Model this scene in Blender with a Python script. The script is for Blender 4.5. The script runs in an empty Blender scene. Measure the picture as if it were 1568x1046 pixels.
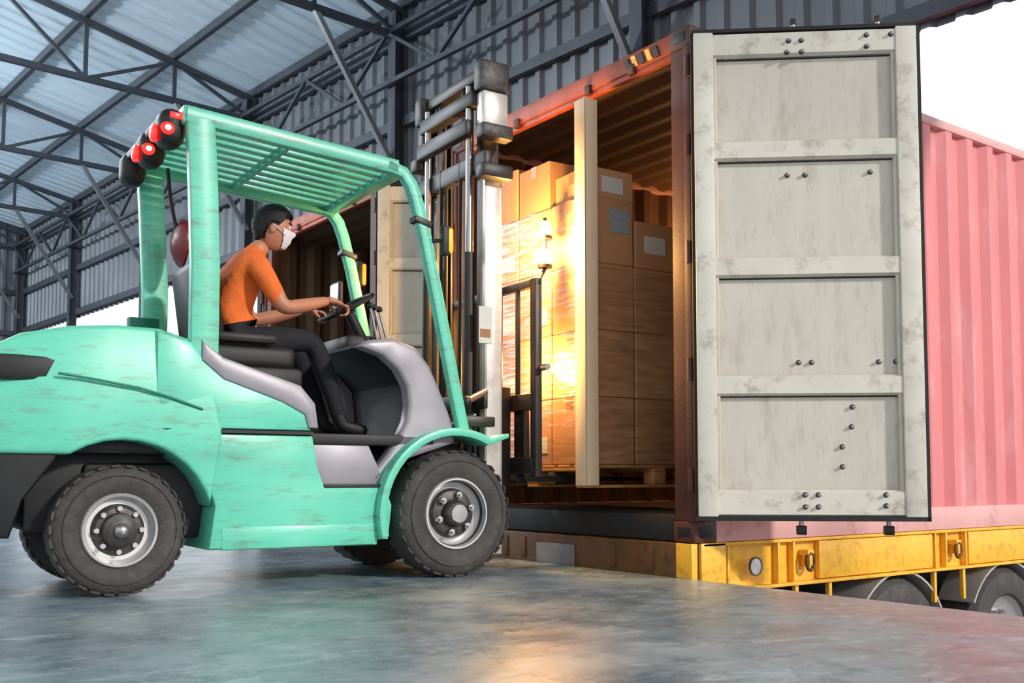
import bpy,bmesh,math,random
from mathutils import Vector,Matrix,Quaternion
random.seed(4)
sc=bpy.context.scene
V3=Vector
def lin(c):
    c=c/255.0
    return c/12.92 if c<=0.04045 else ((c+0.055)/1.055)**2.4
def L(c): return (lin(c[0]),lin(c[1]),lin(c[2]),1)
# ---------------------------------------------------------------- materials
def M(name,col,rough=.5,metal=0,var=.12,scale=6,bump=0.0,bscale=60,dirt=None,damt=.5,emit=None,estr=0,coat=0,stretch=(1,1,1),dscale=3,transl=0,d2=None,d2s=1.0,d2a=.5):
    m=bpy.data.materials.new(name); m.use_nodes=True
    nt=m.node_tree; N=nt.nodes; K=nt.links
    b=N['Principled BSDF']
    b.inputs['Roughness'].default_value=rough; b.inputs['Metallic'].default_value=metal
    b.inputs['Coat Weight'].default_value=coat
    tc=N.new('ShaderNodeTexCoord'); mp=N.new('ShaderNodeMapping'); mp.inputs['Scale'].default_value=stretch
    K.new(tc.outputs['Object'],mp.inputs['Vector'])
    no=N.new('ShaderNodeTexNoise'); no.inputs['Scale'].default_value=scale; no.inputs['Detail'].default_value=6
    K.new(mp.outputs[0],no.inputs['Vector'])
    r=N.new('ShaderNodeValToRGB'); c=L(col)
    r.color_ramp.elements[0].position=.3; r.color_ramp.elements[1].position=.7
    r.color_ramp.elements[0].color=(c[0]*(1-var),c[1]*(1-var),c[2]*(1-var),1)
    r.color_ramp.elements[1].color=(min(1,c[0]*(1+var)),min(1,c[1]*(1+var)),min(1,c[2]*(1+var)),1)
    K.new(no.outputs['Fac'],r.inputs[0]); out=r.outputs[0]
    for (dc,ds,da) in ((dirt,dscale,damt),(d2,d2s,d2a)):
        if not dc: continue
        n2=N.new('ShaderNodeTexNoise'); n2.inputs['Scale'].default_value=ds; n2.inputs['Detail'].default_value=10; n2.inputs['Roughness'].default_value=.7
        K.new(mp.outputs[0],n2.inputs['Vector'])
        r2=N.new('ShaderNodeValToRGB'); r2.color_ramp.elements[0].position=.52; r2.color_ramp.elements[1].position=.72
        r2.color_ramp.elements[1].color=(da,da,da,1)
        K.new(n2.outputs['Fac'],r2.inputs[0])
        mx=N.new('ShaderNodeMix'); mx.data_type='RGBA'
        K.new(r2.outputs[0],mx.inputs[0]); K.new(out,mx.inputs[6]); mx.inputs[7].default_value=L(dc); out=mx.outputs[2]
    K.new(out,b.inputs['Base Color'])
    if bump:
        n3=N.new('ShaderNodeTexNoise'); n3.inputs['Scale'].default_value=bscale; n3.inputs['Detail'].default_value=4
        K.new(tc.outputs['Object'],n3.inputs['Vector'])
        bp=N.new('ShaderNodeBump'); bp.inputs['Strength'].default_value=bump; bp.inputs['Distance'].default_value=.02
        K.new(n3.outputs['Fac'],bp.inputs['Height']); K.new(bp.outputs[0],b.inputs['Normal'])
    if emit:
        b.inputs['Emission Color'].default_value=L(emit); b.inputs['Emission Strength'].default_value=estr
    if transl:
        t=N.new('ShaderNodeBsdfTranslucent'); K.new(out,t.inputs[0])
        ms=N.new('ShaderNodeMixShader'); ms.inputs[0].default_value=transl
        K.new(b.outputs[0],ms.inputs[1]); K.new(t.outputs[0],ms.inputs[2]); K.new(ms.outputs[0],N['Material Output'].inputs[0])
    return m
TEAL=M('teal_paint',(98,204,174),.34,0,.06,3,coat=.25,dirt=(92,152,136),damt=.5,dscale=2.4,stretch=(.5,1,2.4),d2=(112,100,90),d2s=12,d2a=.7)
TEALD=M('teal_paint_dark',(25,120,98),.4,0,.1)
SILV=M('silver_panel',(152,147,154),.4,.15,.1,dirt=(110,106,110),damt=.6)
BLK=M('black_plastic',(22,22,24),.55,0,.2)
RUB=M('tyre_rubber',(66,62,60),.75,0,.2,20,bump=.3,dirt=(110,104,98),damt=.5)
STEEL=M('steel',(170,168,168),.32,.9,.1)
DSTEEL=M('dark_steel',(60,56,55),.45,.6,.2)
MAST=M('mast_steel',(222,214,206),.3,.3,.1,10,dirt=(130,115,105))
RIMW=M('rim_grey',(200,198,198),.35,.4,.1)
GREASE=M('greasy_metal',(76,72,70),.5,.5,.4,30)
ORL=M('amber_lens',(255,120,20),.3,emit=(255,90,10),estr=5)
AMB=M('added_amber_glow',(255,210,90),.3,emit=(255,205,80),estr=12)  # glow of the amber lamps added for the orange glare
REDL=M('red_lens',(230,20,20),.3,emit=(255,20,15),estr=7)
REDH=M('red_lens_core',(255,120,110),.3,emit=(255,150,140),estr=8)
REDP=M('red_paint',(120,16,18),.35)
WHT=M('white_paint',(225,225,222),.45,0,.05)
DOORM=M('container_door_paint',(206,199,186),.5,0,.05,3,bump=.05,bscale=9,dirt=(156,140,120),damt=.45,dscale=4,stretch=(2.2,2.2,.6),d2=(126,106,86),d2s=12,d2a=.3)
DOORR=M('container_door_rib',(218,211,198),.5,0,.06,5,dirt=(132,114,96),damt=.7,dscale=8)
GASK_SILL=M('gasket_and_sill_shade',(30,28,27),.7)  # rubber black for gaskets, also the painted shade of the container sill
PINK=M('container_pink_paint',(226,132,134),.5,0,.07,2,bump=.05,dirt=(240,200,196),damt=.45,dscale=3,stretch=(1,1,.4))
PINKR=M('container_pink_rail',(230,172,168),.55,0,.08,3,dirt=(160,110,102),damt=.6,dscale=6)
HEAD=M('container_header_orange',(170,76,44),.55,0,.2,6,dirt=(90,40,28),damt=.7,dscale=5)
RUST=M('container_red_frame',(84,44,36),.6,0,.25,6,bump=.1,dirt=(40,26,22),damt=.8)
CIN=M('container_inner_brown',(104,74,52),.6,0,.15,3,dirt=(56,42,32),damt=.6)
CBR=M('container_brown_paint',(88,58,46),.6,0,.15,3,dirt=(50,34,30),damt=.6)
CFL=M('container_plywood',(84,62,44),.7,0,.2,4,stretch=(.3,4,1))
YEL=M('trailer_yellow_paint',(252,190,58),.42,0,.06,4,dirt=(190,120,36),damt=.5,dscale=7,d2=(110,70,34),d2s=18,d2a=.5)
YELD=M('trailer_yellow_shade_grime',(96,64,28),.6,0,.3,5,dirt=(38,30,22),damt=.9,dscale=4)  # yellow darkened: shade of the trailer rear painted in, plus grime
CARD=M('cardboard',(182,134,92),.75,0,.07,4,bump=.03)
CARD2=M('cardboard_pale',(194,148,104),.75,0,.07,4,bump=.03)
TAPE=M('brown_tape',(156,108,64),.3,0,.05)
LABEL=M('paper_label',(205,205,200),.6,0,.05)
LABELG=M('paper_label_grey',(140,150,150),.6,0,.2,40)
PLATE=M('grey_plate',(130,132,138),.5,0,.2)
WOOD=M('pallet_wood',(170,122,72),.75,0,.2,5,bump=.15,stretch=(4,.5,4))
EDGE=M('edge_board',(240,214,178),.6,0,.06,3)
WALLM=M('wall_sheet_metal',(110,114,120),.45,.2,.12,1.2,dirt=(82,78,76),damt=.5,dscale=.5)
ROOFM=M('roof_sheet_metal',(190,206,218),.45,.0,.08,.6,transl=.07)
TRUSS=M('truss_steel',(72,76,84),.5,.3,.15)
SKIN=M('skin',(188,126,98),.5,0,.06,8)
SHIRT=M('orange_shirt',(228,108,42),.85,0,.12,14,bump=.7,bscale=13)
PANTS=M('dark_trousers',(24,24,30),.85,0,.2,20,bump=.7,bscale=12)
HAIR=M('black_hair',(16,14,15),.6,0,.3,60,bump=.4)
MASKM=M('face_mask',(226,220,230),.8,0,.03)
def film_mat():
    m=bpy.data.materials.new('stretch_film'); m.use_nodes=True; nt=m.node_tree;N=nt.nodes;K=nt.links
    N.remove(N['Principled BSDF'])
    tr=N.new('ShaderNodeBsdfTransparent'); gl=N.new('ShaderNodeBsdfGlossy'); gl.inputs['Roughness'].default_value=.28
    tc=N.new('ShaderNodeTexCoord'); mp=N.new('ShaderNodeMapping'); mp.inputs['Scale'].default_value=(2,2,14); mp.inputs['Rotation'].default_value=(.25,.2,0)
    n=N.new('ShaderNodeTexNoise'); n.inputs['Scale'].default_value=2.5; n.inputs['Detail'].default_value=6
    K.new(tc.outputs['Object'],mp.inputs[0]); K.new(mp.outputs[0],n.inputs['Vector'])
    r=N.new('ShaderNodeMapRange'); r.inputs['From Min'].default_value=.4; r.inputs['From Max'].default_value=.7; r.inputs['To Min'].default_value=.06; r.inputs['To Max'].default_value=.32
    K.new(n.outputs['Fac'],r.inputs['Value'])
    bp=N.new('ShaderNodeBump'); bp.inputs['Strength'].default_value=.6; bp.inputs['Distance'].default_value=.02
    K.new(n.outputs['Fac'],bp.inputs['Height']); K.new(bp.outputs[0],gl.inputs['Normal'])
    ms=N.new('ShaderNodeMixShader'); K.new(r.outputs[0],ms.inputs[0]); K.new(tr.outputs[0],ms.inputs[1]); K.new(gl.outputs[0],ms.inputs[2])
    K.new(ms.outputs[0],N['Material Output'].inputs[0]); return m
FILM=film_mat()
def floor_mat():
    m=bpy.data.materials.new('concrete_floor'); m.use_nodes=True; nt=m.node_tree;N=nt.nodes;K=nt.links;b=N['Principled BSDF']
    tc=N.new('ShaderNodeTexCoord')
    def noise(s,d,r=.6,vec=None,dist=0):
        n=N.new('ShaderNodeTexNoise'); n.inputs['Scale'].default_value=s;n.inputs['Detail'].default_value=d;n.inputs['Roughness'].default_value=r;n.inputs['Distortion'].default_value=dist
        K.new(vec or tc.outputs['Object'],n.inputs['Vector']); return n
    def ramp(i,a,b_,ca,cb):
        r=N.new('ShaderNodeValToRGB'); r.color_ramp.elements[0].position=a;r.color_ramp.elements[1].position=b_
        r.color_ramp.elements[0].color=ca;r.color_ramp.elements[1].color=cb; K.new(i,r.inputs[0]); return r
    n1=noise(1.6,12,.62); r1=ramp(n1.outputs['Fac'],.35,.68,L((102,120,132)),L((144,162,172)))
    mp=N.new('ShaderNodeMapping'); mp.inputs['Rotation'].default_value=(0,0,.9); mp.inputs['Scale'].default_value=(1.2,3,1); K.new(tc.outputs['Object'],mp.inputs['Vector'])
    n2=noise(3,12,.7,mp.outputs[0],1.2); r2=ramp(n2.outputs['Fac'],.52,.68,(0,0,0,1),(.7,.7,.7,1))
    mx=N.new('ShaderNodeMix');mx.data_type='RGBA';K.new(r2.outputs[0],mx.inputs[0]);K.new(r1.outputs[0],mx.inputs[6]);mx.inputs[7].default_value=L((182,194,202))
    vo=N.new('ShaderNodeTexVoronoi');vo.feature='DISTANCE_TO_EDGE';vo.inputs['Scale'].default_value=.9
    n3=noise(3,8,.7); ad=N.new('ShaderNodeVectorMath');ad.operation='ADD';K.new(tc.outputs['Object'],ad.inputs[0]);K.new(n3.outputs['Color'],ad.inputs[1]);K.new(ad.outputs[0],vo.inputs['Vector'])
    r3=ramp(vo.outputs['Distance'],0,.006,(.8,.8,.8,1),(0,0,0,1))
    mx2=N.new('ShaderNodeMix');mx2.data_type='RGBA';K.new(r3.outputs[0],mx2.inputs[0]);K.new(mx.outputs[2],mx2.inputs[6]);mx2.inputs[7].default_value=L((50,58,64))
    n4=noise(5,12,.72); r4=ramp(n4.outputs['Fac'],.34,.5,(.7,.7,.7,1),(0,0,0,1))
    mx3=N.new('ShaderNodeMix');mx3.data_type='RGBA';K.new(r4.outputs[0],mx3.inputs[0]);K.new(mx2.outputs[2],mx3.inputs[6]);mx3.inputs[7].default_value=L((78,94,104))
    K.new(mx3.outputs[2],b.inputs['Base Color'])
    r5=ramp(n1.outputs['Fac'],.35,.65,(.18,.18,.18,1),(.36,.36,.36,1));K.new(r5.outputs[0],b.inputs['Roughness'])
    bp=N.new('ShaderNodeBump');bp.inputs['Strength'].default_value=.14;bp.inputs['Distance'].default_value=.02
    K.new(n2.outputs['Fac'],bp.inputs['Height']);K.new(bp.outputs[0],b.inputs['Normal'])
    return m
FLOOR=floor_mat()
GROUND=M('asphalt_ground',(110,112,116),.85,0,.15,3,bump=.2)
# ---------------------------------------------------------------- mesh builder
class MB:
    def __init__(s): s.bm=bmesh.new(); s.mats=[]
    def mi(s,m):
        if m not in s.mats: s.mats.append(m)
        return s.mats.index(m)
    def add(s,bm2,m,T=None):
        i=s.mi(m); mp={}
        for v in bm2.verts: mp[v]=s.bm.verts.new(T@v.co if T else v.co)
        for f in bm2.faces:
            try:
                nf=s.bm.faces.new([mp[v] for v in f.verts]); nf.material_index=i; nf.smooth=True
            except ValueError: pass
        bm2.free()
    def box(s,c,size,m,bev=0,rot=None,seg=2):
        b=bmesh.new(); bmesh.ops.create_cube(b,size=1)
        for v in b.verts: v.co=V3((v.co.x*size[0],v.co.y*size[1],v.co.z*size[2]))
        if bev: bmesh.ops.bevel(b,geom=b.edges[:],offset=min(bev,min(size)*.45),segments=seg,profile=.5,affect='EDGES',clamp_overlap=True)
        T=Matrix.Translation(c)
        if rot is not None: T=T@rot.to_4x4()
        s.add(b,m,T)
    def bb(s,lo,hi,m,bev=0,seg=2):
        s.box([(lo[i]+hi[i])/2 for i in range(3)],[abs(hi[i]-lo[i]) for i in range(3)],m,bev,None,seg)
    def quad(s,pts,m):
        f=s.bm.faces.new([s.bm.verts.new(p) for p in pts]); f.material_index=s.mi(m)
    def beam(s,p0,p1,w,h,m,bev=0):
        p0=V3(p0);p1=V3(p1);d=p1-p0
        z=d.normalized(); up=V3((0,0,1))
        if abs(z.dot(up))>.98: up=V3((1,0,0))
        x=up.cross(z).normalized(); y=z.cross(x)
        R=Matrix((x,y,z)).transposed()
        s.box((p0+p1)/2,(w,h,d.length),m,bev,R)
    def prism(s,pts,lo,hi,m,axis='y',bev=0,fn=None,seg=2):
        b=bmesh.new()
        def P(p,t):
            return (p[0],t,p[1]) if axis=='y' else ((p[0],p[1],t) if axis=='z' else (t,p[0],p[1]))
        a=[b.verts.new(P(p,lo)) for p in pts]; c=[b.verts.new(P(p,hi)) for p in pts]
        n=len(pts)
        fa=b.faces.new(a); fc=b.faces.new(c[::-1])
        for i in range(n): b.faces.new([a[i],c[i],c[(i+1)%n],a[(i+1)%n]])
        bmesh.ops.recalc_face_normals(b,faces=b.faces[:])
        if bev:
            ed=[e for e in b.edges if (e.verts[0] in a and e.verts[1] in a) or (e.verts[0] in c and e.verts[1] in c)]
            bmesh.ops.bevel(b,geom=ed,offset=bev,segments=seg,profile=.5,affect='EDGES',clamp_overlap=True)
        if fn:
            for v in b.verts: v.co=fn(v.co)
        bmesh.ops.triangulate(b,faces=[f for f in b.faces if len(f.verts)>4])
        s.add(b,m)
    def cyl(s,p0,p1,r,m,seg=20,r2=None):
        p0=V3(p0);p1=V3(p1);d=p1-p0
        b=bmesh.new(); bmesh.ops.create_cone(b,cap_ends=True,segments=seg,radius1=r,radius2=r if r2 is None else r2,depth=d.length)
        q=V3((0,0,1)).rotation_difference(d.normalized())
        s.add(b,m,Matrix.Translation((p0+p1)/2)@q.to_matrix().to_4x4())
    def sph(s,c,r,m,sc=(1,1,1),seg=20,rot=None):
        b=bmesh.new(); bmesh.ops.create_uvsphere(b,u_segments=seg,v_segments=seg//2+2,radius=r)
        T=Matrix.Translation(c)
        if rot is not None: T=T@rot.to_4x4()
        s.add(b,m,T@Matrix.Diagonal((sc[0],sc[1],sc[2],1)))
    def lathe(s,c,prof,m,axis='y',seg=48):
        b=bmesh.new(); rings=[]
        for (r,t) in prof:
            rg=[]
            for k in range(seg):
                a=2*math.pi*k/seg
                if axis=='y': p=(c[0]+r*math.cos(a),c[1]+t,c[2]+r*math.sin(a))
                elif axis=='z': p=(c[0]+r*math.cos(a),c[1]+r*math.sin(a),c[2]+t)
                else: p=(c[0]+t,c[1]+r*math.cos(a),c[2]+r*math.sin(a))
                rg.append(b.verts.new(p))
            rings.append(rg)
        for i in range(len(rings)-1):
            for k in range(seg):
                b.faces.new([rings[i][k],rings[i+1][k],rings[i+1][(k+1)%seg],rings[i][(k+1)%seg]])
        bmesh.ops.recalc_face_normals(b,faces=b.faces[:])
        s.add(b,m)
    def tube(s,path,r,m,seg=10,closed=False,rect=None):
        pts=[V3(p) for p in path]; n=len(pts); b=bmesh.new(); rings=[]
        ref=None
        for i in range(n):
            if closed: t=(pts[(i+1)%n]-pts[i-1]).normalized()
            else: t=(pts[min(i+1,n-1)]-pts[max(i-1,0)]).normalized()
            if ref is None:
                ref=V3((0,1,0)) if abs(t.y)<.9 else V3((0,0,1))
            x=(ref-t*ref.dot(t)).normalized(); y=t.cross(x); ref=x
            rg=[]
            if rect:
                for (a,c) in ((-1,-1),(1,-1),(1,1),(-1,1)): rg.append(b.verts.new(pts[i]+x*a*rect[0]/2+y*c*rect[1]/2))
            else:
                for k in range(seg):
                    a=2*math.pi*k/seg; rg.append(b.verts.new(pts[i]+x*r*math.cos(a)+y*r*math.sin(a)))
            rings.append(rg)
        q=len(rings[0])
        for i in range(n if closed else n-1):
            A=rings[i];B=rings[(i+1)%n]
            for k in range(q): b.faces.new([A[k],A[(k+1)%q],B[(k+1)%q],B[k]])
        if not closed: b.faces.new(rings[0][::-1]); b.faces.new(rings[-1])
        bmesh.ops.recalc_face_normals(b,faces=b.faces[:])
        if rect:
            ed=[e for e in b.edges if not any(e.verts[0] in rg and e.verts[1] in rg for rg in rings)]
            bmesh.ops.bevel(b,geom=ed,offset=min(rect)*.22,segments=2,profile=.5,affect='EDGES',clamp_overlap=True)
        s.add(b,m)
    def corr(s,O,A,la,B,lb,N,pitch,depth,m,fr=(.26,.25,.25,.24)):
        O=V3(O);A=V3(A);B=V3(B);N=V3(N); i=s.mi(m)
        pts=[];t=0
        while t<la:
            q=t
            pts.append((q,0));q+=fr[0]*pitch
            pts.append((q,0));q+=fr[1]*pitch
            pts.append((q,depth));q+=fr[2]*pitch
            pts.append((q,depth)); t+=pitch
        pts=[p for p in pts if p[0]<=la]; pts.append((la,pts[-1][1]))
        lo=[s.bm.verts.new(O+A*p[0]+N*p[1]) for p in pts]; hi=[s.bm.verts.new(O+A*p[0]+N*p[1]+B*lb) for p in pts]
        for k in range(len(pts)-1):
            f=s.bm.faces.new([lo[k],lo[k+1],hi[k+1],hi[k]]); f.material_index=i; f.smooth=False
    def addmesh(s,me,fn,cuts=()):
        b=bmesh.new(); b.from_mesh(me); mp={}
        for (co,no) in cuts:
            bmesh.ops.bisect_plane(b,geom=b.verts[:]+b.edges[:]+b.faces[:],dist=1e-5,plane_co=co,plane_no=no)
        for v in b.verts: mp[v]=s.bm.verts.new(v.co)
        for f in b.faces:
            nf=s.bm.faces.new([mp[v] for v in f.verts]); nf.smooth=True; nf.material_index=s.mi(fn(f.calc_center_median()))
        b.free()
    def obj(s,name,parent=None,loc=(0,0,0),rz=0,sharp=35):
        me=bpy.data.meshes.new(name); s.bm.to_mesh(me); s.bm.free()
        for m in s.mats: me.materials.append(m)
        me.set_sharp_from_angle(angle=math.radians(sharp))
        o=bpy.data.objects.new(name,me); sc.collection.objects.link(o)
        o.location=loc; o.rotation_euler=(0,0,rz)
        if parent: o.parent=parent
        return o
def empty(name,loc=(0,0,0),rz=0):
    e=bpy.data.objects.new(name,None); sc.collection.objects.link(e); e.location=loc; e.rotation_euler=(0,0,rz); e.empty_display_size=.2; return e
def arc(cx,cz,r,a0,a1,n):
    return [(cx+r*math.cos(math.radians(a0+(a1-a0)*i/n)),cz+r*math.sin(math.radians(a0+(a1-a0)*i/n))) for i in range(n+1)]
# ================================================================ building
PIT=-1.1
B0=-6.9
b=MB(); b.bb((-26,-16,PIT-.3),(0,30,0),FLOOR)
b.obj('floor')
b=MB(); b.bb((0.0,-60,PIT-.3),(90,70,PIT),GROUND); b.obj('ground')
def BP(a,bb,z): return V3((3-.9956*a-.094*bb,-.094*a+.9956*bb,z))
Dv=V3((-.094,.9956,0)); Av=V3((-.9956,-.094,0))
b=MB(); b.corr(BP(0,B0,3.95),Dv,23.2-B0,V3((0,0,1)),2.75,Av,.27,.045,WALLM,(.5,.12,.26,.12))
for z in (4.05,5.0,6.1):
    b.beam(BP(.1,B0,z),BP(.1,23,z),.07,.12,TRUSS)
b.obj('wall_right')
b=MB(); b.corr(BP(0,23.2,0),Av,26,V3((0,0,1)),11,-Dv,.27,.045,WALLM,(.5,.12,.26,.12))
for z in (4.0,5.0,6.1): b.beam(BP(.1,23.1,z),BP(24,23.1,z),.08,.12,TRUSS)
b.obj('wall_back')
RS=.19
b=MB()
sl=V3((Av.x,Av.y,RS)).normalized()
b.corr(BP(-.7,B0,6.62-.7*RS),Dv,23.2-B0,sl,17,V3((0,0,-1)),.3,.035,ROOFM,(.62,.08,.22,.08))
b.obj('ceiling')
b=MB()
a=.1
while a<15:
    z=6.52+RS*a
    b.beam(BP(a,B0,z),BP(a,23,z),.07,.12,TRUSS); a+=1.28
for bb in (-6.8,-.9,3.1,7.1,11.1,15.1,19.1,22.9):
    b.beam(BP(.05,bb,6.1),BP(14,bb,6.1),.08,.08,TRUSS)
    b.beam(BP(.05,bb,6.42),BP(14,bb,6.42+RS*14),.08,.08,TRUSS)
    for i in range(0,11):
        a=.1+1.28*i
        b.beam(BP(a,bb,6.1),BP(a,bb,6.42+RS*a),.055,.055,TRUSS)
        a2=a+1.28
        if i<10:
            if i%2: b.beam(BP(a,bb,6.42+RS*a),BP(a2,bb,6.1),.045,.045,TRUSS)
            else: b.beam(BP(a,bb,6.1),BP(a2,bb,6.42+RS*a2),.045,.045,TRUSS)
    if bb>0 or bb<-3:
        b.beam(BP(.18,bb,4.35),BP(1.38,bb,6.12),.065,.065,STEEL if bb>0 else TRUSS)
bs=[3.1,7.1,11.1,15.1,19.1,22.9]
for i in range(len(bs)-1):
    n=4
    for j in range(n):
        q0=bs[i]+(bs[i+1]-bs[i])*j/n; q1=bs[i]+(bs[i+1]-bs[i])*(j+1)/n
        za,zb=(5.45,6.1) if j%2 else (6.1,5.45)
        b.beam(BP(.32,q0,za),BP(.32,q1,zb),.045,.045,TRUSS)
b.beam(BP(.32,B0,5.45),BP(.32,22.9,5.45),.06,.06,TRUSS)
b.beam(BP(.32,B0,6.1),BP(.32,22.9,6.1),.06,.06,TRUSS)
b.obj('roof_truss')
for bb in (-6.7,3.05,7.1,11.1,15.1,19.1,22.9):
    b=MB(); p=BP(.18,bb,0)
    b.box((0,0,(6.4+PIT)/2),(.14,.012,6.4-PIT),TRUSS)
    b.box((.07,0,(6.4+PIT)/2),(.012,.16,6.4-PIT),TRUSS); b.box((-.07,0,(6.4+PIT)/2),(.012,.16,6.4-PIT),TRUSS)
    b.box((0,0,PIT+.01),(.3,.3,.02),TRUSS)
    b.obj('steel_column',loc=(p.x,p.y,0),rz=math.radians(5.4))
# ================================================================ container
def door(mb,rib=True):
    W=1.19;z0=.15;z1=2.80
    mb.bb((0,.02,z0),(W,.05,z1),DOORM)
    for (x0,x1) in ((0,.105),(W-.11,W)): mb.bb((x0,-.035,z0),(x1,.02,z1),DOORR,.006)
    pxz=lambda y:z0+(790-y)/745*(z1-z0)
    for (ya,yb) in ((84,45),(246,215),(427,396),(608,577),(790,750)):
        mb.prism([(-.0,pxz(ya)),(-.026,pxz(ya)+.012),(-.026,pxz(yb)-.012),(-.0,pxz(yb))],.1,W-.1,DOORR,axis='x')
        mb.bb((.12,.016,pxz(ya)-.007),(W-.125,.0215,pxz(ya)-.001),GASK_SILL)
    for (x0,x1) in ((.105,.125),(W-.13,W-.11)): mb.bb((x0,-.012,z0+.1),(x1,.02,z1-.1),DOORM,.004)
    mb.bb((-.015,-.01,z0-.02),(0.0,.05,z1+.02),GASK_SILL); mb.bb((W,-.03,z0-.02),(W+.018,.05,z1+.02),GASK_SILL)
    mb.bb((-.015,-.03,z1),(W+.018,.05,z1+.018),GASK_SILL); mb.bb((-.015,-.03,z0-.022),(W+.018,.05,z0),GASK_SILL)
    for (x,y) in ((1218,62),(1238,62),(1215,80),(1238,80),(1340,57),(1340,75),(1215,268),(1243,268),(1345,266),(1228,557),(1248,557),(1352,557),(1378,557),(1310,625),(1308,655),(1293,685),(1293,715),(1232,757),(1252,757),(1232,775),(1252,775),(1355,757),(1355,773),(1378,57)):
        X=(x-1067)/350*W; Z=pxz(y)
        rib_=any(ya>=y>=yb for (ya,yb) in ((84,45),(246,215),(427,396),(608,577),(790,750))) or X>W-.11
        y0=-.026 if rib_ else .02
        if X>W-.11:y0=-.035
        mb.cyl((X,y0,Z),(X,y0-.018,Z),.009,STEEL,12); mb.sph((X,y0-.018,Z),.009,STEEL,seg=10)
        mb.cyl((X,y0+.002,Z),(X,y0-.004,Z),.014,DSTEEL,12)
    for x in (.56,1.02):
        mb.cyl((x,.085,z0-.09),(x,.085,z1+.10),.013,STEEL,14)
        for z in (z0-.07,): mb.bb((x-.025,.06,z-.03),(x+.025,.11,z+.02),DSTEEL,.006)
        mb.bb((x-.015,.07,z1+.075),(x+.015,.1,z1+.11),DSTEEL,.004)
        for z in (.6,1.2,1.9,2.5): mb.bb((x-.05,.05,z-.03),(x+.05,.105,z+.03),DSTEEL,.005)
        mb.beam((x,.11,1.25),(x-.35,.12,1.22),.03,.015,STEEL)
def container(ox,oy,oz,wallm,railm,rdir,ldir):
    E=empty('shipping_container',(ox,oy,oz))
    LN,WD,H=12.19,2.44,2.90
    f=MB()
    for y0 in (0,WD-.16):
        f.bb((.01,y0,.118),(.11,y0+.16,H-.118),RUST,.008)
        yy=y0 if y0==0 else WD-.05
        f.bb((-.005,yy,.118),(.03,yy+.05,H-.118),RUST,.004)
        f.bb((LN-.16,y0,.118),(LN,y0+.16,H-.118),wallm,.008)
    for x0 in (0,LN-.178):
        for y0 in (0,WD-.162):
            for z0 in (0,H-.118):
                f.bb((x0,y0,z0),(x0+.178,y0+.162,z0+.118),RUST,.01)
                xs=x0-.001 if x0==0 else x0+.178
                f.box((xs,y0+.081,z0+.06),(.006,.09,.055),BLK,.002)
                ys=y0-.001 if y0==0 else y0+.162
                f.box((x0+.09,ys,z0+.06),(.1,.006,.06),BLK,.002)
    f.bb((.01,.16,H-.115),(.1,WD-.16,H-.005),HEAD,.006)
    f.bb((.02,.16,H-.15),(.06,WD-.16,H-.115),HEAD,.004)
    f.bb((.01,.16,.005),(.12,WD-.16,.15),GASK_SILL,.008)  # sill in near-black, its shade painted into the colour
    for i in range(5):
        y=.24+i*.06
        f.prism([(y,H-.1),(y+.035,H-.1),(y+.065,H-.03),(y+.03,H-.03)],.0,.012,[BLK,YEL][i%2],axis='x')
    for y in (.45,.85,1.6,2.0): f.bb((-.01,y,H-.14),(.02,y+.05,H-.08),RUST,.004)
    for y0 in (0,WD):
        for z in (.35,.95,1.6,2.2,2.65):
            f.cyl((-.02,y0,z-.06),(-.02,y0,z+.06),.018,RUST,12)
    f.bb((LN-.1,.16,.005),(LN,WD-.16,.15),wallm,.005); f.bb((LN-.1,.16,H-.1),(LN,WD-.16,H-.01),wallm,.005)
    for y0 in (0.005,WD-.065):
        f.bb((.17,y0,.0),(LN-.17,y0+.06,.155),railm,.006)
        f.bb((.17,y0,H-.075),(LN-.17,y0+.06,H-.012),railm,.006)
    f.obj('frame',E)
    w=MB()
    X=V3((1,0,0));Z=V3((0,0,1))
    w.corr((.11,.012,.155),X,LN-.25,Z,H-.23,V3((0,1,0)),.278,.046,wallm,(.28,.22,.28,.22))
    w.corr((.11,WD-.012,.155),X,LN-.25,Z,H-.23,V3((0,-1,0)),.278,.046,wallm,(.28,.22,.28,.22))
    w.bb((LN-.04,.16,.15),(LN-.02,WD-.16,H-.1),wallm)
    w.obj('side_walls',E)
    w=MB()
    w.corr((.11,.018,.155),X,LN-.25,Z,H-.23,V3((0,1,0)),.278,.046,CIN,(.28,.22,.28,.22))
    w.corr((.11,WD-.018,.155),X,LN-.25,Z,H-.23,V3((0,-1,0)),.278,.046,CIN,(.28,.22,.28,.22))
    w.corr((.1,.04,H-.03),X,LN-.25,V3((0,1,0)),WD-.08,V3((0,0,-1)),.21,.025,CIN)
    w.bb((LN-.1,.06,.15),(LN-.05,WD-.06,H-.05),CIN)
    w.bb((.11,.05,H-.02),(LN-.1,WD-.05,H-.008),wallm)
    w.obj('lining',E)
    w=MB(); w.bb((.12,.06,.12),(LN-.1,WD-.06,.15),CFL)
    for i in range(40): w.bb((.3+i*.3,.07,.0),(.35+i*.3,WD-.07,.12),wallm)
    w.obj('floor_boards',E)
    d=MB(); door(d)
    o=d.obj('door_panel_right',E); o.location=(-.03,-.055,0); o.rotation_euler=(0,0,math.atan2(rdir[1],rdir[0]))
    d=MB(); door(d)
    o=d.obj('door_panel_left',E); o.location=(-.03,WD+.055,0)
    o.rotation_euler=(0,0,math.atan2(ldir[1],ldir[0])); o.scale=(1,-1,1)
    return E
container(.03,0,.19,PINK,PINKR,(.755,-.656),(.97,.24))
container(.03,3.6,.19,CBR,CBR,(.82,-.57),(.97,.24))
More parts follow.
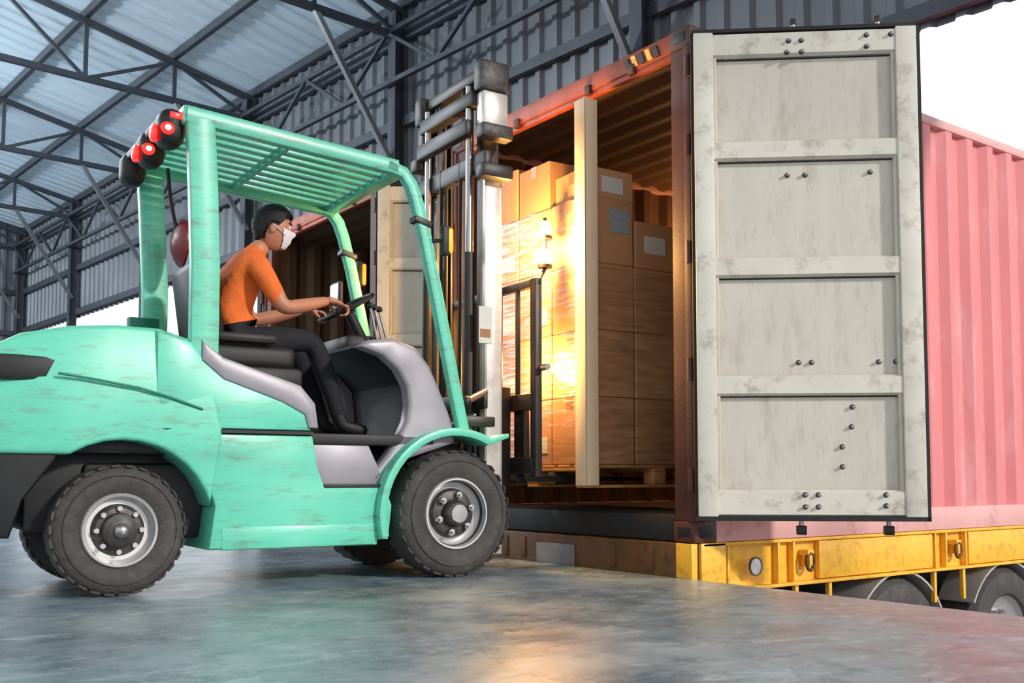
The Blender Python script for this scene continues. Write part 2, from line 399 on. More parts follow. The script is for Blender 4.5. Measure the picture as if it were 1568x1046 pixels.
# ================================================================ trailers
def wheel_truck(mb,c,r,w,side=-1):
    x,y,z=c; s=side
    P=[(r*.58,0),(r*.62,s*.02),(r*.8,s*.03),(r*.93,s*.015),(r,-s*.03),(r,-s*(w-.03)),(r*.93,-s*w),(r*.58,-s*w)]
    mb.lathe((x,y,z),P,RUB,seg=40)
    mb.lathe((x,y,z),[(r*.585,.0),(r*.57,-s*.02),(r*.5,-s*.06),(r*.38,-s*.1),(r*.3,-s*.06),(r*.24,-s*.0),(r*.2,s*.02),(0.001,s*.02)],RIMW,seg=40)
    for i in range(10):
        a=i*math.pi/5; mb.cyl((x+r*.34*math.cos(a),y-s*.08,z+r*.34*math.sin(a)),(x+r*.34*math.cos(a),y-s*.03,z+r*.34*math.sin(a)),.016,STEEL,8)
    for i in range(44):
        a=i*2*math.pi/44
        R=Matrix.Rotation(-a,3,'Y')
        mb.box((x+(r)*math.cos(a),y-s*w/2,z+r*math.sin(a)),(.014,w-.08,.035),RUB,0,R)
def trailer(oy):
    E=empty('container_trailer',(0,oy,0))
    t=MB()
    T=.188
    for y0,s in ((.0,1),(2.44,-1)):
        t.bb((.1,y0+s*.05,-.075),(12.1,y0+s*.062,T),YEL)
        t.bb((.1,y0+s*.0,T-.02),(12.1,y0+s*.16,T-.001),YEL,.004)
        t.bb((.1,y0+s*.0,-.09),(12.1,y0+s*.16,-.07),YEL,.004)
        for x in (.3,.73,.87,2.37,2.5,2.75,4.4,5.6,6.8,8,9.2,10.4,11.6): t.bb((x,y0+s*.008,-.07),(x+.02,y0+s*.05,T-.02),YEL,.003)
        for (a,c) in ((1.12,2.35),(2.8,4.35)): t.bb((a,y0+s*.012,-.065),(c,y0+s*.05,T-.022),YEL,.01)
        for x in (1.0,2.62,4.6):
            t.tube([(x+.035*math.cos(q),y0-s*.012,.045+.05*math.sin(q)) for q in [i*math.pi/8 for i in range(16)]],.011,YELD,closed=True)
            t.bb((x-.03,y0-s*.02,.08),(x+.03,y0+s*.05,.115),YEL,.004)
            t.bb((x-.015,y0-s*.02,.02),(x+.015,y0+s*.05,.08),YEL,.004)
        for x in (.9,1.22,2.37,2.73): t.bb((x,y0+s*.02,-.30 if x>1 else -.13),(x+.03,y0+s*.05,-.08),YEL,.003)
        t.cyl((.5,y0,.045),(.5,y0-s*.022,.045),.048,WHT,28); t.sph((.5,y0-s*.02,.045),.042,WHT,(1,.3,1))
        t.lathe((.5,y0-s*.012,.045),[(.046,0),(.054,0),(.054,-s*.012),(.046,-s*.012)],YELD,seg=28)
        t.bb((.08,y0,-.09),(.28,y0+s*.05,T),YEL,.006)
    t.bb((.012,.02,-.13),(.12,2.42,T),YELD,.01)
    t.bb((.004,.0,-.03),(.05,.12,T),YEL,.005)
    t.bb((.004,1.0,.0),(.013,1.38,.13),PLATE,.002)
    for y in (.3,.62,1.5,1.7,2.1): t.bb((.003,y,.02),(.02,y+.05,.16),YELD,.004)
    for y in (.8,1.5): t.bb((.12,y,-.35),(12.1,y+.12,.1),DSTEEL,.01)
    for x in range(1,12): t.bb((x,.06,-.05),(x+.08,2.38,.15),YEL)
    t.obj('chassis',E)
    w=MB()
    for x in (2.0,3.35,4.7):
        for (y,s) in ((.06,-1),(2.38,1)):
            wheel_truck(w,(x,y,PIT+.49),.49,.3,s)
        w.cyl((x,.3,PIT+.49),(x,2.14,PIT+.49),.07,DSTEEL)
        w.bb((x-.06,.5,PIT+.5),(x+.06,.62,-.3),DSTEEL); w.bb((x-.06,1.82,PIT+.5),(x+.06,1.94,-.3),DSTEEL)
        for y0 in (.03,2.14):
            pts=arc(x,PIT+.49,.545,30,150,14); pts2=arc(x,PIT+.49,.53,150,30,14)
            w.prism(pts+pts2,y0,y0+.28,RIMW)
    for y in (.45,1.9):
        w.bb((9.2,y,PIT+.03),(9.32,y+.12,-.1),DSTEEL,.01); w.bb((9.1,y-.06,PIT),(9.42,y+.18,PIT+.03),DSTEEL)
    w.obj('running_gear',E)
trailer(0); trailer(3.6)
# ================================================================ forklift
FK=(-.93,1.42,0); FR=math.radians(-3)
F=empty('forklift',FK,FR)
def tyre(mb,c,r,w,s,hub=.55):
    x,y,z=c
    P=[(r*hub,s*-.02),(r*(hub+.06),s*.0),(r*.78,s*.012),(r*.9,s*.0),(r*.97,-s*.02),(r,-s*.045),(r,-s*(w-.045)),(r*.96,-s*(w-.015)),(r*.8,-s*w),(r*hub,-s*w)]
    mb.lathe((x,y,z),P,RUB,seg=56)
    mb.lathe((x,y,z),[(r*.82,s*.008),(r*.83,s*.014),(r*.84,s*.006)],RUB,seg=56)
    n=30
    for i in range(n):
        a=i*2*math.pi/n
        for (o,da) in ((.22,0),(.78,math.pi/n)):
            aa=a+da
            R=Matrix.Rotation(-aa,3,'Y')@Matrix.Rotation(.35 if o<.5 else -.35,3,'X')
            mb.box((x+(r-.006)*math.cos(aa),y-s*w*o,z+(r-.006)*math.sin(aa)),(.012,w*.38,.044),RUB,.003,R,1)
w=MB()
RF=.35;RR=.305;XB=-1.76
for s in (-1,1):
    c=(0,s*.58,RF); tyre(w,c,RF,.22,s,.56)
    w.lathe(c,[(RF*.57,-s*.015),(RF*.555,s*.0),(RF*.53,-s*.0),(RF*.51,-s*.03),(RF*.49,-s*.07),(RF*.44,-s*.085),(RF*.4,-s*.07)],RIMW)
    w.lathe(c,[(RF*.52,-s*.03),(RF*.5,-s*.028),(RF*.5,-s*.05)],BLK)
    w.lathe(c,[(RF*.4,-s*.07),(RF*.36,-s*.05),(RF*.28,-s*.04),(RF*.22,-s*.04),(RF*.2,-s*.0),(RF*.17,s*.012),(.001,s*.012)],GREASE)
    w.lathe(c,[(RF*.15,s*.012),(RF*.14,s*.025),(.001,s*.026)],STEEL)
    for i in range(6):
        a=i*math.pi/3+.3; p=(c[0]+RF*.3*math.cos(a),c[1]-s*.045,c[2]+RF*.3*math.sin(a))
        w.cyl(p,(p[0],p[1]+s*.03,p[2]),.02,STEEL,6); w.cyl(p,(p[0],p[1]+s*.045,p[2]),.01,STEEL,10)
    c=(XB,s*.5,RR); tyre(w,c,RR,.17,s,.55)
    w.lathe(c,[(RR*.57,-s*.01),(RR*.55,s*.006),(RR*.52,s*.0),(RR*.5,-s*.03),(RR*.46,-s*.06),(RR*.4,-s*.06)],RIMW)
    w.lathe(c,[(RR*.4,-s*.06),(RR*.34,-s*.035),(RR*.27,-s*.03),(RR*.25,s*.01),(RR*.18,s*.02),(.001,s*.03)],GREASE)
    w.sph((c[0],c[1]+s*.03,c[2]),.035,STEEL,(1,.8,1))
    for i in range(8):
        a=i*math.pi/4; p=(c[0]+RR*.33*math.cos(a),c[1]-s*.04,c[2]+RR*.33*math.sin(a))
        w.cyl(p,(p[0],p[1]+s*.025,p[2]),.013,STEEL,6)
w.cyl((0,-.4,RF),(0,.4,RF),.09,DSTEEL); w.cyl((XB,-.36,RR),(XB,.36,RR),.06,DSTEEL)
w.obj('wheels',F)
cw=MB()
prof=[(-1.36,1.12),(-1.45,1.22),(-1.6,1.265),(-1.8,1.265),(-2.0,1.245),(-2.2,1.20),(-2.36,1.11),(-2.45,.95),(-2.47,.8),(-2.46,.70),(-2.43,.66),(-2.0,.655)]
prof+=arc(XB,RR,.42,123,15,10)+[(-1.3,.72),(-1.3,.8)]
def taper(co):
    f=1.0
    if co.x<-2.0: f=1-.28*((-2.0-co.x)/.47)**1.7
    zf=1-.10*max(0,(co.z-1.0)/.3)
    return V3((co.x,co.y*f*zf,co.z))
cw.prism(prof,-.54,.54,TEAL,bev=.045,fn=taper,seg=4)
cw.prism([(-2.41,.70),(-2.41,.36),(-2.33,.28),(-2.22,.28),(-2.17,.45),(-2.05,.62),(-2.0,.70)],-.50,.50,BLK,bev=.03,fn=taper)  # lower counterweight in black: shade put into its colour
cw.bb((-2.15,-.30,.30),(-1.3,.30,.72),BLK,.02)
cw.bb((-2.12,-.42,.66),(-1.35,.42,.74),BLK,.02)
cw.bb((-2.3,-.5,.985),(-1.9,-.44,1.1),BLK,.02)
cw.cyl((-2.5,0,.62),(-2.5,0,.85),.03,DSTEEL)
cw.tube([(-2.05,-.54,1.02),(-1.9,-.543,1.0),(-1.7,-.541,.97),(-1.55,-.541,.93),(-1.4,-.538,.88)],.006,TEALD)
cw.obj('counterweight',F)
bd=MB()
low=[(-1.36,.2),(-.46,.19),(-.45,.30),(-.43,.42),(-.42,.50),(-.76,.50),(-.80,.60),(-.83,.765),(-1.55,.765)]+arc(XB,RR,.44,50,14,5)
bd.prism(low,-.535,.535,TEAL,bev=.02)
bd.bb((-1.3,-.541,.195),(-.48,-.5,.31),TEAL,.012)
hood=[(-1.62,.785),(-.835,.785),(-.86,.88),(-.93,.95),(-1.1,1.0),(-1.3,1.07),(-1.4,1.15),(-1.45,1.21),(-1.62,1.25)]
bd.prism(hood,-.53,.53,TEAL,bev=.025)
sil=[(-.80,.80),(-.82,.93),(-.9,1.02),(-1.1,1.08),(-1.3,1.14),(-1.41,1.22),(-1.41,1.12),(-1.3,1.03),(-1.0,.93),(-.88,.87),(-.86,.8)]
bd.prism(sil,-.545,.545,SILV,bev=.02)
bd.bb((-1.38,-.42,1.0),(-.84,.42,1.12),BLK,.03)
bd.bb((-1.6,-.537,.768),(-.83,.537,.784),BLK)
bd.bb((-.85,-.5,.72),(-.1,.5,.78),BLK,.01)
bd.prism([(-.80,.5),(-.45,.5),(-.42,.56),(-.50,.72),(-.83,.72)],-.5,.5,SILV,bev=.01)
bd.bb((-.78,-.53,.495),(-.44,-.40,.515),BLK,.004)
cowl=[(-.56,1.25),(-.50,1.29),(-.36,1.31),(-.22,1.27),(-.13,1.17),(-.07,1.05),(-.0,.90),(.03,.80),(.03,.74),(-.36,.62),(-.44,.52),(-.52,.5),(-.47,.58),(-.39,.67),(-.32,.77),(-.275,.86),(-.26,.95),(-.275,1.05),(-.33,1.14),(-.42,1.21)]
for (y0,y1) in ((-.5,-.4),(.4,.5)): bd.prism(cowl,y0,y1,SILV,bev=.025,seg=3)
bd.prism([(-.56,1.25),(-.50,1.285),(-.36,1.305),(-.22,1.265),(-.13,1.165),(-.07,1.045),(-.0,.90),(.03,.80),(.03,.74),(-.2,.72),(-.18,.9),(-.2,1.08),(-.30,1.18),(-.42,1.22)],-.42,.42,BLK)
bd.bb((-.5,-.2,1.24),(-.26,.2,1.36),BLK,.04)
bd.bb((-.1,-.36,.3),(.16,.36,.75),DSTEEL,.03)
bd.bb((-1.9,-.34,.25),(-.1,.34,.62),BLK,.03)
for s in (-1,1):
    outer=arc(0,RF,.475,195,62,16); inner=arc(0,RF,.43,62,195,16)
    pts=outer+[(.34,.80),(.34,.775)]+inner
    y0,y1=(-.585,-.34) if s<0 else (.34,.585)
    bd.prism(pts,y0,y1,TEAL,bev=.008)
    bd.prism([(-.42,.5),(-.46,.22),(-.40,.22),(-.38,.4)],y0+(.05 if s<0 else 0),y1-(0 if s<0 else .05),TEAL,bev=.006)
for k,(v_,h_) in enumerate(((-.2,1.52),(-.26,1.50),(-.32,1.48))):
    bd.cyl((-.3,v_,1.28),(-.36,v_,h_),.008,STEEL); bd.sph((-.36,v_,h_+.01),.018,BLK)
bd.obj('body',F)
st=MB()
st.box((-1.06,0,1.19),(.5,.5,.14),BLK,.05,seg=4)
st.box((-1.28,0,1.45),(.13,.48,.50),BLK,.055,Matrix.Rotation(-.14,3,'Y'),4)
for s in (-1,1): st.box((-1.1,s*.27,1.28),(.32,.05,.05),BLK,.02)
st.obj('seat',F)
g=MB()
def zr(u): return 2.325-.075*(u+1.45)/1.15
for s in (-1,1):
    y=s*.5
    g.tube([(.08,y,.80),(.02,y,1.05),(-.07,y,1.45),(-.17,y,1.88),(-.225,y,2.08),(-.26,y,2.17),(-.31,y,zr(-.31)-.02),(-.41,y,zr(-.41)+.0)],0,TEAL,rect=(.06,.07))
    g.tube([(-.35,y,zr(-.35)),(-1.0,y,zr(-1)),(-1.50,y,zr(-1.50))],0,TEAL,rect=(.06,.085))
    g.tube([(-1.39,y*.98,1.15),(-1.39,y*.98,1.6),(-1.41,y,2.0),(-1.43,y,2.31)],0,TEAL,rect=(.07,.14))
    g.box((-.195,s*.5,1.97),(.11,.075,.035),DSTEEL,.005,Matrix.Rotation(.25,3,'Y'))
g.tube([(-1.45,.49,1.2),(-1.45,.49,1.45)],0,TEALD,rect=(.085,.17))
g.box((-.32,0,zr(-.32)-.005),(.08,1.02,.05),TEAL,.012)
g.box((-1.48,0,zr(-1.48)),(.07,1.04,.09),TEAL,.01)
for i in range(9):
    y=-.42+i*.105
    g.beam((-.33,y,zr(-.33)),(-1.48,y,zr(-1.48)),.055,.022,TEAL,.003)
g.beam((-.95,-.5,zr(-.95)),(-.95,.5,zr(-.95)),.02,.05,TEAL)
for y in (-.40,-.02,.40):
    g.box((-1.55,y,2.27),(.13,.17,.19),BLK,.06,seg=4)
    if y<.3:
        g.lathe((-1.62,y,2.24),[(.045,0.0),(.043,-.014),(.03,-.022),(.001,-.026)],REDL,axis='x',seg=24)
        g.sph((-1.58,y-.082,2.25),.034,REDL,(1,.45,.9)); g.sph((-1.58,y-.094,2.25),.016,REDH,(1,.6,.9))
        g.box((-1.54,y-.082,2.32),(.06,.014,.03),REDL,.005)
g.beam((-1.55,-.44,2.33),(-1.55,.44,2.33),.09,.05,BLK,.015)
for s in (-1,1):
    g.box((-.08,s*.57,1.87),(.05,.05,.17),BLK,.012); g.box((-.055,s*.57,1.87),(.035,.056,.14),ORL,.012)
    g.beam((-.16,s*.5,1.87),(-.08,s*.57,1.87),.02,.02,BLK)
g.box((-.30,.42,1.66),(.03,.14,.22),BLK,.012); g.box((-.317,.42,1.66),(.008,.12,.19),STEEL,.003)
g.lathe((-1.32,.22,1.85),[(.001,-.05),(.06,-.045),(.11,-.02),(.135,.0),(.135,.012),(.12,.014),(.001,.01)],REDP,axis='x',seg=36)
g.tube([(-1.34,.22,1.9),(-1.38,.22,2.08),(-1.40,.22,2.26)],.01,BLK)
g.obj('overhead_guard',F)
sw=MB()
C=V3((-.42,0,1.54)); ax=V3((-.5,0,.86)).normalized(); e1=V3((-.86,0,-.5)).normalized(); e2=V3((0,-1,0))
sw.tube([C+e1*.17*math.cos(q)+e2*.17*math.sin(q) for q in [i*math.pi/18 for i in range(36)]],.014,BLK,closed=True)
for q in (0,2.1,4.2): sw.beam(C-ax*.02,C+e1*.165*math.cos(q)+e2*.165*math.sin(q),.025,.012,BLK)
sw.cyl(C-ax*.04,C+ax*.01,.04,BLK); sw.cyl(C-ax*.34,C-ax*.03,.03,BLK)
sw.obj('steering_wheel',F)
m=MB()
MU=.36
def chan(y,u0,z0,z1,mat,s):
    m.bb((u0-.06,y-.012,z0),(u0+.06,y+.012,z1),mat,.002)
    for du in (-.06,.045): m.bb((u0+du,y-.012 if s>0 else y-.05,z0),(u0+du+.015,y+.05 if s>0 else y+.012,z1),mat,.002)
for s in (-1,1):
    chan(s*.37,MU,.1,2.42,MAST,-s)
    chan(s*.30,MU+.02,.35,3.02,DSTEEL,-s)
    m.cyl((MU-.10,s*.26,.25),(MU-.10,s*.26,1.9),.035,DSTEEL); m.cyl((MU-.10,s*.26,1.9),(MU-.10,s*.26,2.92),.022,STEEL)
    m.beam((MU-.03,s*.17,.6),(MU-.03,s*.17,2.92),.035,.012,GREASE)
    m.cyl((MU-.08,s*.12,.4),(MU-.08,s*.12,2.5),.012,BLK); m.cyl((MU-.06,s*.09,.4),(MU-.06,s*.09,2.5),.012,BLK)
    m.lathe((MU-.02,s*.17-.03,2.90),[(.03,0),(.065,0),(.065,.012),(.05,.016),(.05,.044),(.065,.048),(.065,.06),(.03,.06)],DSTEEL,seg=28)
    for z in (2.36,2.60): m.bb((MU-.13,s*.42-.05,z-.04),(MU+.09,s*.42+.05,z+.05),DSTEEL if z<2.5 else GREASE,.02)
    m.bb((MU-.10,s*.38-.045,2.62),(MU+.08,s*.38+.045,2.86),MAST if s<0 else DSTEEL,.02)
    m.bb((MU-.12,s*.38-.05,2.86),(MU+.09,s*.38+.05,3.05),GREASE,.025)
m.bb((MU-.09,-.42,2.38),(MU-.03,.42,2.5),DSTEEL,.015)
m.bb((MU-.09,-.42,.95),(MU-.06,.42,1.05),DSTEEL,.01)
m.bb((MU-.07,-.42,.15),(MU+.05,.42,.32),DSTEEL,.02)
m.bb((MU-.08,-.40,2.95),(MU+.09,.40,3.03),DSTEEL,.02)
m.bb((MU-.13,-.34,2.78),(MU-.05,.34,2.88),DSTEEL,.02)
m.bb((MU-.16,-.32,2.60),(MU-.10,.32,2.70),DSTEEL,.015)
m.box((MU-.06,-.386,1.45),(.09,.004,.22),LABEL)
m.box((MU-.062,-.389,1.40),(.07,.003,.05),TAPE)
for s in (-1,1):
    m.cyl((-.1,s*.3,.78),(.12,s*.3,.86),.035,DSTEEL); m.cyl((.12,s*.3,.86),(.28,s*.3,.92),.018,STEEL)
    m.cyl((.10,s*.5,.98),(.28,s*.42,1.05),.02,STEEL); m.sph((.10,s*.5,.98),.035,DSTEEL)
    m.bb((.1,s*.47-.03,.84),(.3,s*.47+.03,.9),DSTEEL,.01)
for z in (.62,1.0): m.bb((.55,-.5,z-.05),(.60,.5,z+.05),DSTEEL,.01)
for s in (-1,1):
    m.bb((.44,s*.26-.02,.5),(.55,s*.26+.02,1.1),DSTEEL,.008)
    m.bb((.56,s*.5-.03,.55),(.61,s*.5+.03,1.74),DSTEEL,.008)
    m.cyl((.6,s*.5,1.2),(.6,s*.60,1.2),.02,STEEL)
for y in (-.3,-.1,.1,.3): m.bb((.575,y-.012,1.0),(.6,y+.012,1.70),DSTEEL,.004)
m.bb((.57,-.53,1.69),(.61,.53,1.74),DSTEEL,.008)
for y in (-.29,.21):
    m.prism([(.60,1.02),(.64,1.02),(.65,.565),(1.85,.54),(1.85,.53),(.62,.52),(.60,.56)],y-.055,y+.055,DSTEEL,bev=.005)
# amber lamps added on the load backrest to stand in for glare
m.tube([(.60,-.36,1.72),(.70,-.36,1.76),(.75,-.36,1.84),(.75,-.36,2.16)],.012,DSTEEL)
for z in (1.90,2.08):
    m.cyl((.75,-.36,z-.055),(.75,-.36,z-.035),.045,BLK); m.cyl((.75,-.36,z-.035),(.75,-.36,z+.04),.036,AMB,24); m.sph((.75,-.36,z+.04),.036,AMB,(1,1,.6))
m.obj('mast',F)
# ================================================================ pallet & load
def place(mb,name): return mb.obj(name,None,FK,FR)
U0,V0=.86,-.63
p=MB()
for i in range(7): p.bb((U0,V0+.01+i*.165,.605),(U0+1.16,V0+.13+i*.165,.625),WOOD,.003)
for u in (U0,U0+.53,U0+1.06): p.bb((u,V0,.585),(u+.1,V0+1.16,.605),WOOD,.003)
for v in (V0,V0+.53,V0+1.06): 
    p.bb((U0,v,.485),(U0+1.16,v+.1,.503),WOOD,.003)
    for u in (U0,U0+.53,U0+1.06): p.bb((u,v,.503),(u+.1,v+.1,.585),WOOD,.003)
place(p,'wooden_pallet')
bx=MB()
def carton(u,v,z,du,dv,dz,label=None,mat=None):
    mat=mat or random.choice([CARD,CARD,CARD2]); g_=.004
    bx.bb((u+g_,v+g_,z+.001),(u+du-g_,v+dv-g_,z+dz-.001),mat,.006,1)
    bx.bb((u+.002,v+dv/2-.03,z+dz-.08),(u+.006,v+dv/2+.03,z+dz-.003),TAPE)
    if label:
        lu,lz,lw,lh,lm=label
        bx.bb((u+lu,v+.0,z+lz),(u+lu+lw,v+.006,z+lz+lh),lm)
H=.412
for k in range(4):
    for i in range(3):
        for j in range(3):
            ru=random.uniform(-.004,.004)
            lab=(.18,.2,.16,.15,LABELG) if (k==3 and i==0 and j==0) else None
            if k==3 and i>=1 and j==0: continue
            carton(U0+.02+i*.375+ru,V0+.01+j*.382,.626+k*H,.372,.378,H,lab)
            if i==0 and random.random()<.6: bx.bb((U0+.02+ru-.001,V0+.05+j*.382,.70+k*H),(U0+.025,V0+.2+j*.382,.80+k*H),LABEL)
z3=.626+3*H
carton(U0+.40,V0+.01,z3,.372,.378,.30,(.08,.1,.17,.11,LABEL),CARD)
carton(U0+.775,V0+.01,z3,.372,.378,.30,None,CARD)
carton(U0+.05,V0+.03,z3+H,.36,.36,.19,(.1,.04,.17,.1,LABEL),CARD2)
carton(U0+.03,V0+.42,z3+H,.36,.36,.32,None,CARD)
carton(U0+.03,V0+.80,z3+H,.36,.34,.36,None,CARD2)
# stretch film wrapped round the load
fu,fv,fU,fV=U0+.006,V0+.003,U0+1.16,V0+1.155
bx.quad([(fu,fv,.60),(fu,fV,.60),(fu,fV,2.27),(fu,fv,2.27)],FILM)
bx.quad([(fu,fv,.60),(fU,fv,.60),(fU,fv,1.84),(fu,fv,1.84)],FILM)
bx.quad([(fu,fV,.60),(fU,fV,.60),(fU,fV,2.25),(fu,fV,2.25)],FILM)
place(bx,'stacked_cardboard_boxes')
e=MB()
e.bb((U0-.012,V0-.012,.5),(U0+.085,V0-.004,2.86),EDGE,.001); e.bb((U0-.014,V0-.012,.5),(U0-.004,V0+.09,2.86),EDGE,.001)
place(e,'edge_protector_board')
# ================================================================ driver
def skin(verts,edges,rad,levels=2):
    me=bpy.data.meshes.new('t'); me.from_pydata(verts,edges,[]); o=bpy.data.objects.new('t',me); sc.collection.objects.link(o)
    md=o.modifiers.new('s','SKIN'); md.use_smooth_shade=True
    for i,r in enumerate(rad):
        sv=me.skin_vertices[0].data[i]; sv.radius=(r if isinstance(r,tuple) else (r,r)); sv.use_root=(i==0)
    ss=o.modifiers.new('u','SUBSURF'); ss.levels=levels; ss.render_levels=levels
    dg=bpy.context.evaluated_depsgraph_get(); dg.update()
    r_=bpy.data.meshes.new_from_object(o.evaluated_get(dg)); bpy.data.objects.remove(o); return r_
d=MB()
vs=[(-1.12,0,1.30),(-1.11,0,1.42),(-1.09,0,1.54),(-1.05,0,1.66),(-1.005,0,1.755),(-.96,0,1.81),(-.915,0,1.86)]
rd=[(.15,.13),(.13,.115),(.145,.12),(.155,.115),(.075,.075),(.055,.055),(.055,.055)]
ed=[(0,1),(1,2),(2,3),(3,4),(4,5),(5,6)]
for s in (-1,1):
    n=len(vs)
    vs+=[(-1.03,s*.185,1.715),(-.97,s*.245,1.58),(-.90,s*.27,1.455),(-.76,s*.235,1.49),(-.61,s*.19,1.535)]
    rd+=[.068,.057,.046,.040,.027]
    ed+=[(3,n),(n,n+1),(n+1,n+2),(n+2,n+3),(n+3,n+4)]
    n=len(vs)
    vs+=[(-1.06,s*.11,1.27),(-.90,s*.13,1.30),(-.68,s*.14,1.31),(-.60,s*.14,1.12),(-.52,s*.13,.90),(-.50,s*.13,.84),(-.34,s*.13,.81)]
    rd+=[.098,.085,.066,.06,.048,.045,.035]
    ed+=[(0,n),(n,n+1),(n+1,n+2),(n+2,n+3),(n+3,n+4),(n+4,n+5),(n+5,n+6)]
me=skin(vs,ed,rd,3)
def bm_(c):
    if c.z<.90: return BLK
    if c.x>-.98 and abs(c.y)>.17 and c.z>1.39:
        return SKIN if (c.x-.5*(c.z-1.5))>-.945 and c.z<1.6 else SHIRT
    if c.z+.5*(c.x+.96)>1.815: return SKIN
    if c.z<1.375+.25*(c.x+1.12): return PANTS
    return SHIRT
d.addmesh(me,bm_,[(V3((-.945,0,1.5)),V3((1,0,-.5))),(V3((-.96,0,1.815)),V3((.5,0,1))),(V3((-1.12,0,1.375)),V3((-.25,0,1))),(V3((0,0,.9)),V3((0,0,1)))])
for s in (-1,1):
    W=V3((-.61,s*.19,1.535)); T=C+e1*.17*math.cos(1.05)+V3((0,s,0))*.17*math.sin(1.05)
    Fv=(T-W).normalized(); Sd=V3((0,-s,0)); Sd=(Sd-Fv*Sd.dot(Fv)).normalized(); Nn=V3((0,0,-1)); Nn=(Nn-Fv*Nn.dot(Fv)-Sd*Nn.dot(Sd)).normalized()
    up=-Nn
    base=W+up*.012
    d.addmesh(skin([W-Fv*.02,base+Fv*.03,base+Fv*.07,base+Fv*.095],[(0,1),(1,2),(2,3)],[(.026,.026),(.036,.02),(.042,.017),(.038,.014)]),lambda c:SKIN)
    for i,(o,l) in enumerate(((.034,.95),(.012,1.05),(-.011,1.0),(-.032,.8))):
        b0=base+Fv*.085+Sd*o
        pts=[b0,b0+Fv*.036*l+up*.004,b0+Fv*.058*l-up*.018,b0+Fv*.050*l-up*.04,b0+Fv*.030*l-up*.05]
        d.addmesh(skin(pts,[(0,1),(1,2),(2,3),(3,4)],[.0105,.0098,.009,.0085,.0075],1),lambda c:SKIN)
    t0=base+Fv*.03+Sd*.034
    pts=[t0,t0+Fv*.03+Sd*.018-up*.01,t0+Fv*.055+Sd*.016-up*.028,t0+Fv*.075+Sd*.006-up*.034]
    d.addmesh(skin(pts,[(0,1),(1,2),(2,3)],[.015,.0125,.0105,.009],1),lambda c:SKIN)
HC=V3((-.865,0,1.95)); HR=Matrix.Rotation(-.3,3,'Z')@Matrix.Rotation(.14,3,'Y')
def hp(th,ph,off=0):
    x=math.cos(ph)*math.cos(th); y=math.cos(ph)*math.sin(th); z=math.sin(ph)
    rx=.098 if x>0 else .105; ry=.078; rz=.125 if z<0 else .118
    P=V3((x*rx,y*ry,z*rz))
    if z<0:
        P.y*=1-.28*(-z)**1.3
        if x<0: P.x*=1-.35*(-z)
        else: P.x+=.012*(-z)
    fr=max(0,x)
    ny=math.exp(-(y/.16)**2)
    P.x+=.018*ny*fr*math.exp(-((z+.12)/.15)**2)
    P.x+=.006*fr*math.exp(-(y/.3)**2)*math.exp(-((z+.48)/.1)**2)
    P.x-=.010*fr*math.exp(-((abs(y)-.38)/.16)**2)*math.exp(-((z-.08)/.12)**2)
    P.x+=.008*fr*math.exp(-((z+.85)/.2)**2)
    if off: P+=P.normalized()*off
    return HC+HR@P
def shell(off,test,mat,n=64,q=40):
    bm=bmesh.new(); g_={}
    for i in range(n):
        for j in range(q+1):
            g_[i,j]=bm.verts.new(hp(-math.pi+2*math.pi*i/n,-math.pi/2+math.pi*j/q,off))
    for i in range(n):
        for j in range(q):
            th=-math.pi+2*math.pi*(i+.5)/n; ph=-math.pi/2+math.pi*(j+.5)/q
            if test(th,ph): bm.faces.new([g_[i,j],g_[(i+1)%n,j],g_[(i+1)%n,j+1],g_[i,j+1]])
    bmesh.ops.delete(bm,geom=[v for v in bm.verts if not v.link_faces],context='VERTS')
    d.add(bm,mat)
shell(0,lambda t,p:True,SKIN)
def hair_line(t):
    t=abs(t)
    if t<.9: return .48+.03*math.sin(t*14)
    if t<1.35: return .48-(t-.9)*1.0
    if t<1.75: return .05
    return max(-.62,.05-(t-1.75)*1.6)+.02*math.sin(t*25)
for k in range(7):
    shell(.004+.003*k,lambda t,p:p>hair_line(t)+.02*k,HAIR,150,100)
shell(.009,lambda t,p:abs(t)<.95+.25*(p+.6) and -.95<p<-.02,MASKM,120,80)
for s in (-1,1):
    c=HC+HR@V3((-.005,s*.079,-.012)); d.sph(c,.03,SKIN,(.62,.28,1.0),14,HR)
    c2=HC+HR@V3((.083,s*.03,.012)); d.sph(c2,.012,WHT,seg=12); d.sph(c2+HR@V3((.007,0,0)),.0065,BLK,seg=10)
    a_=HC+HR@V3((.092,s*.016,.036)); b_=HC+HR@V3((.083,s*.046,.038)); d.cyl(a_,b_,.005,HAIR,8)
    d.tube([HC+HR@V3((.07,s*.062,-.04)),HC+HR@V3((.03,s*.083,-.015)),HC+HR@V3((-.005,s*.09,.0))],.0025,MASKM)
d.obj('forklift_driver',None,FK,FR,sharp=60)
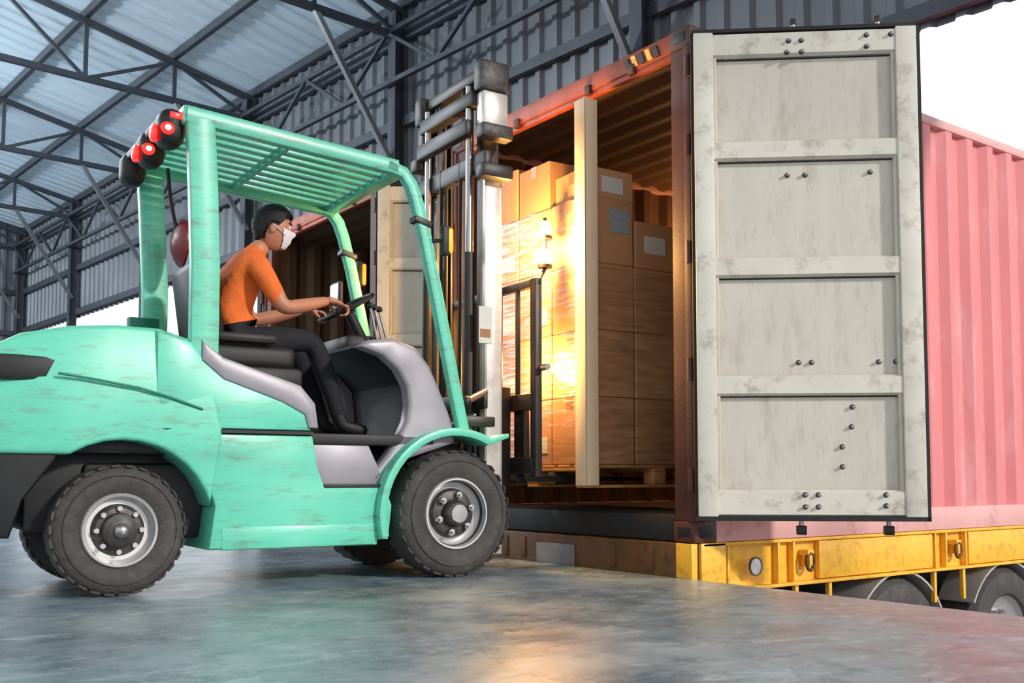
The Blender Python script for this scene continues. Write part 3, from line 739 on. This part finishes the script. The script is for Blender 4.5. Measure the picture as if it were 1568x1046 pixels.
# ================================================================ lights
def light(name,t,loc,energy,col,**kw):
    ld=bpy.data.lights.new(name,t); ld.energy=energy; ld.color=col
    for k_,v_ in kw.items(): setattr(ld,k_,v_)
    o=bpy.data.objects.new(name,ld); sc.collection.objects.link(o); o.location=loc; return o
def aim(o,t): o.rotation_euler=(V3(t)-o.location).to_track_quat('-Z','Y').to_euler()
s_=light('sun','SUN',(10,-20,10),2.5,(1,.96,.9),angle=math.radians(4)); aim(s_,V3((10,-20,10))+V3((-.28,.87,-.40)))
RM=Matrix.Translation(FK)@Matrix.Rotation(FR,4,'Z')
light('added_glow_light','POINT',RM@V3((.66,-.36,2.0)),120,(1,.54,.16),shadow_soft_size=.05)  # added light at the amber lamps for the orange glow on the boxes
light('added_glow_light','POINT',RM@V3((.70,-.2,1.25)),36,(1,.50,.13),shadow_soft_size=.08)  # added low light without a lamp body, spreads the orange glow
light('container_fill_light','POINT',(2.6,1.9,2.3),35,(1,.5,.18),shadow_soft_size=.2)  # added warm fill inside the container, no fixture
for (a,bb) in ((6.5,8),(6.5,14),(6.5,20),(11,11),(11,18)):  # lamps added out of view to brighten roof and wall
    p=BP(a,bb,5.9); fill=MB()
    fill.cyl((0,0,.12),(0,0,.3),.09,DSTEEL); fill.lathe((0,0,0),[(.09,.14),(.2,.05),(.24,-.04),(.235,-.04),(.19,.04),(.001,.1)],SILV,axis='z',seg=28); fill.cyl((0,0,.3),(0,0,1.6+.0),.01,DSTEEL)
    fill.sph((0,0,.0),.08,WHT,(1,1,.7))
    fill.obj('added_fill_lamp',loc=p)
    light('added_fill_light','POINT',p-V3((0,0,.25)),700,(.85,.94,1),shadow_soft_size=.3)
wd=bpy.data.worlds.new('World'); sc.world=wd; wd.use_nodes=True
bg=wd.node_tree.nodes['Background']; bg.inputs[0].default_value=(.96,.98,1,1); bg.inputs[1].default_value=1.18
# ================================================================ camera
cd=bpy.data.cameras.new('camera'); cam=bpy.data.objects.new('camera',cd); sc.collection.objects.link(cam)
cam.location=(-4.03,-3.865,.56); cam.rotation_euler=(math.radians(93.48),0,math.radians(-36.2))
cd.lens=35.5; cd.sensor_width=36; cd.shift_y=.0708; cd.clip_end=300
sc.camera=cam
sc.view_settings.view_transform='Standard'
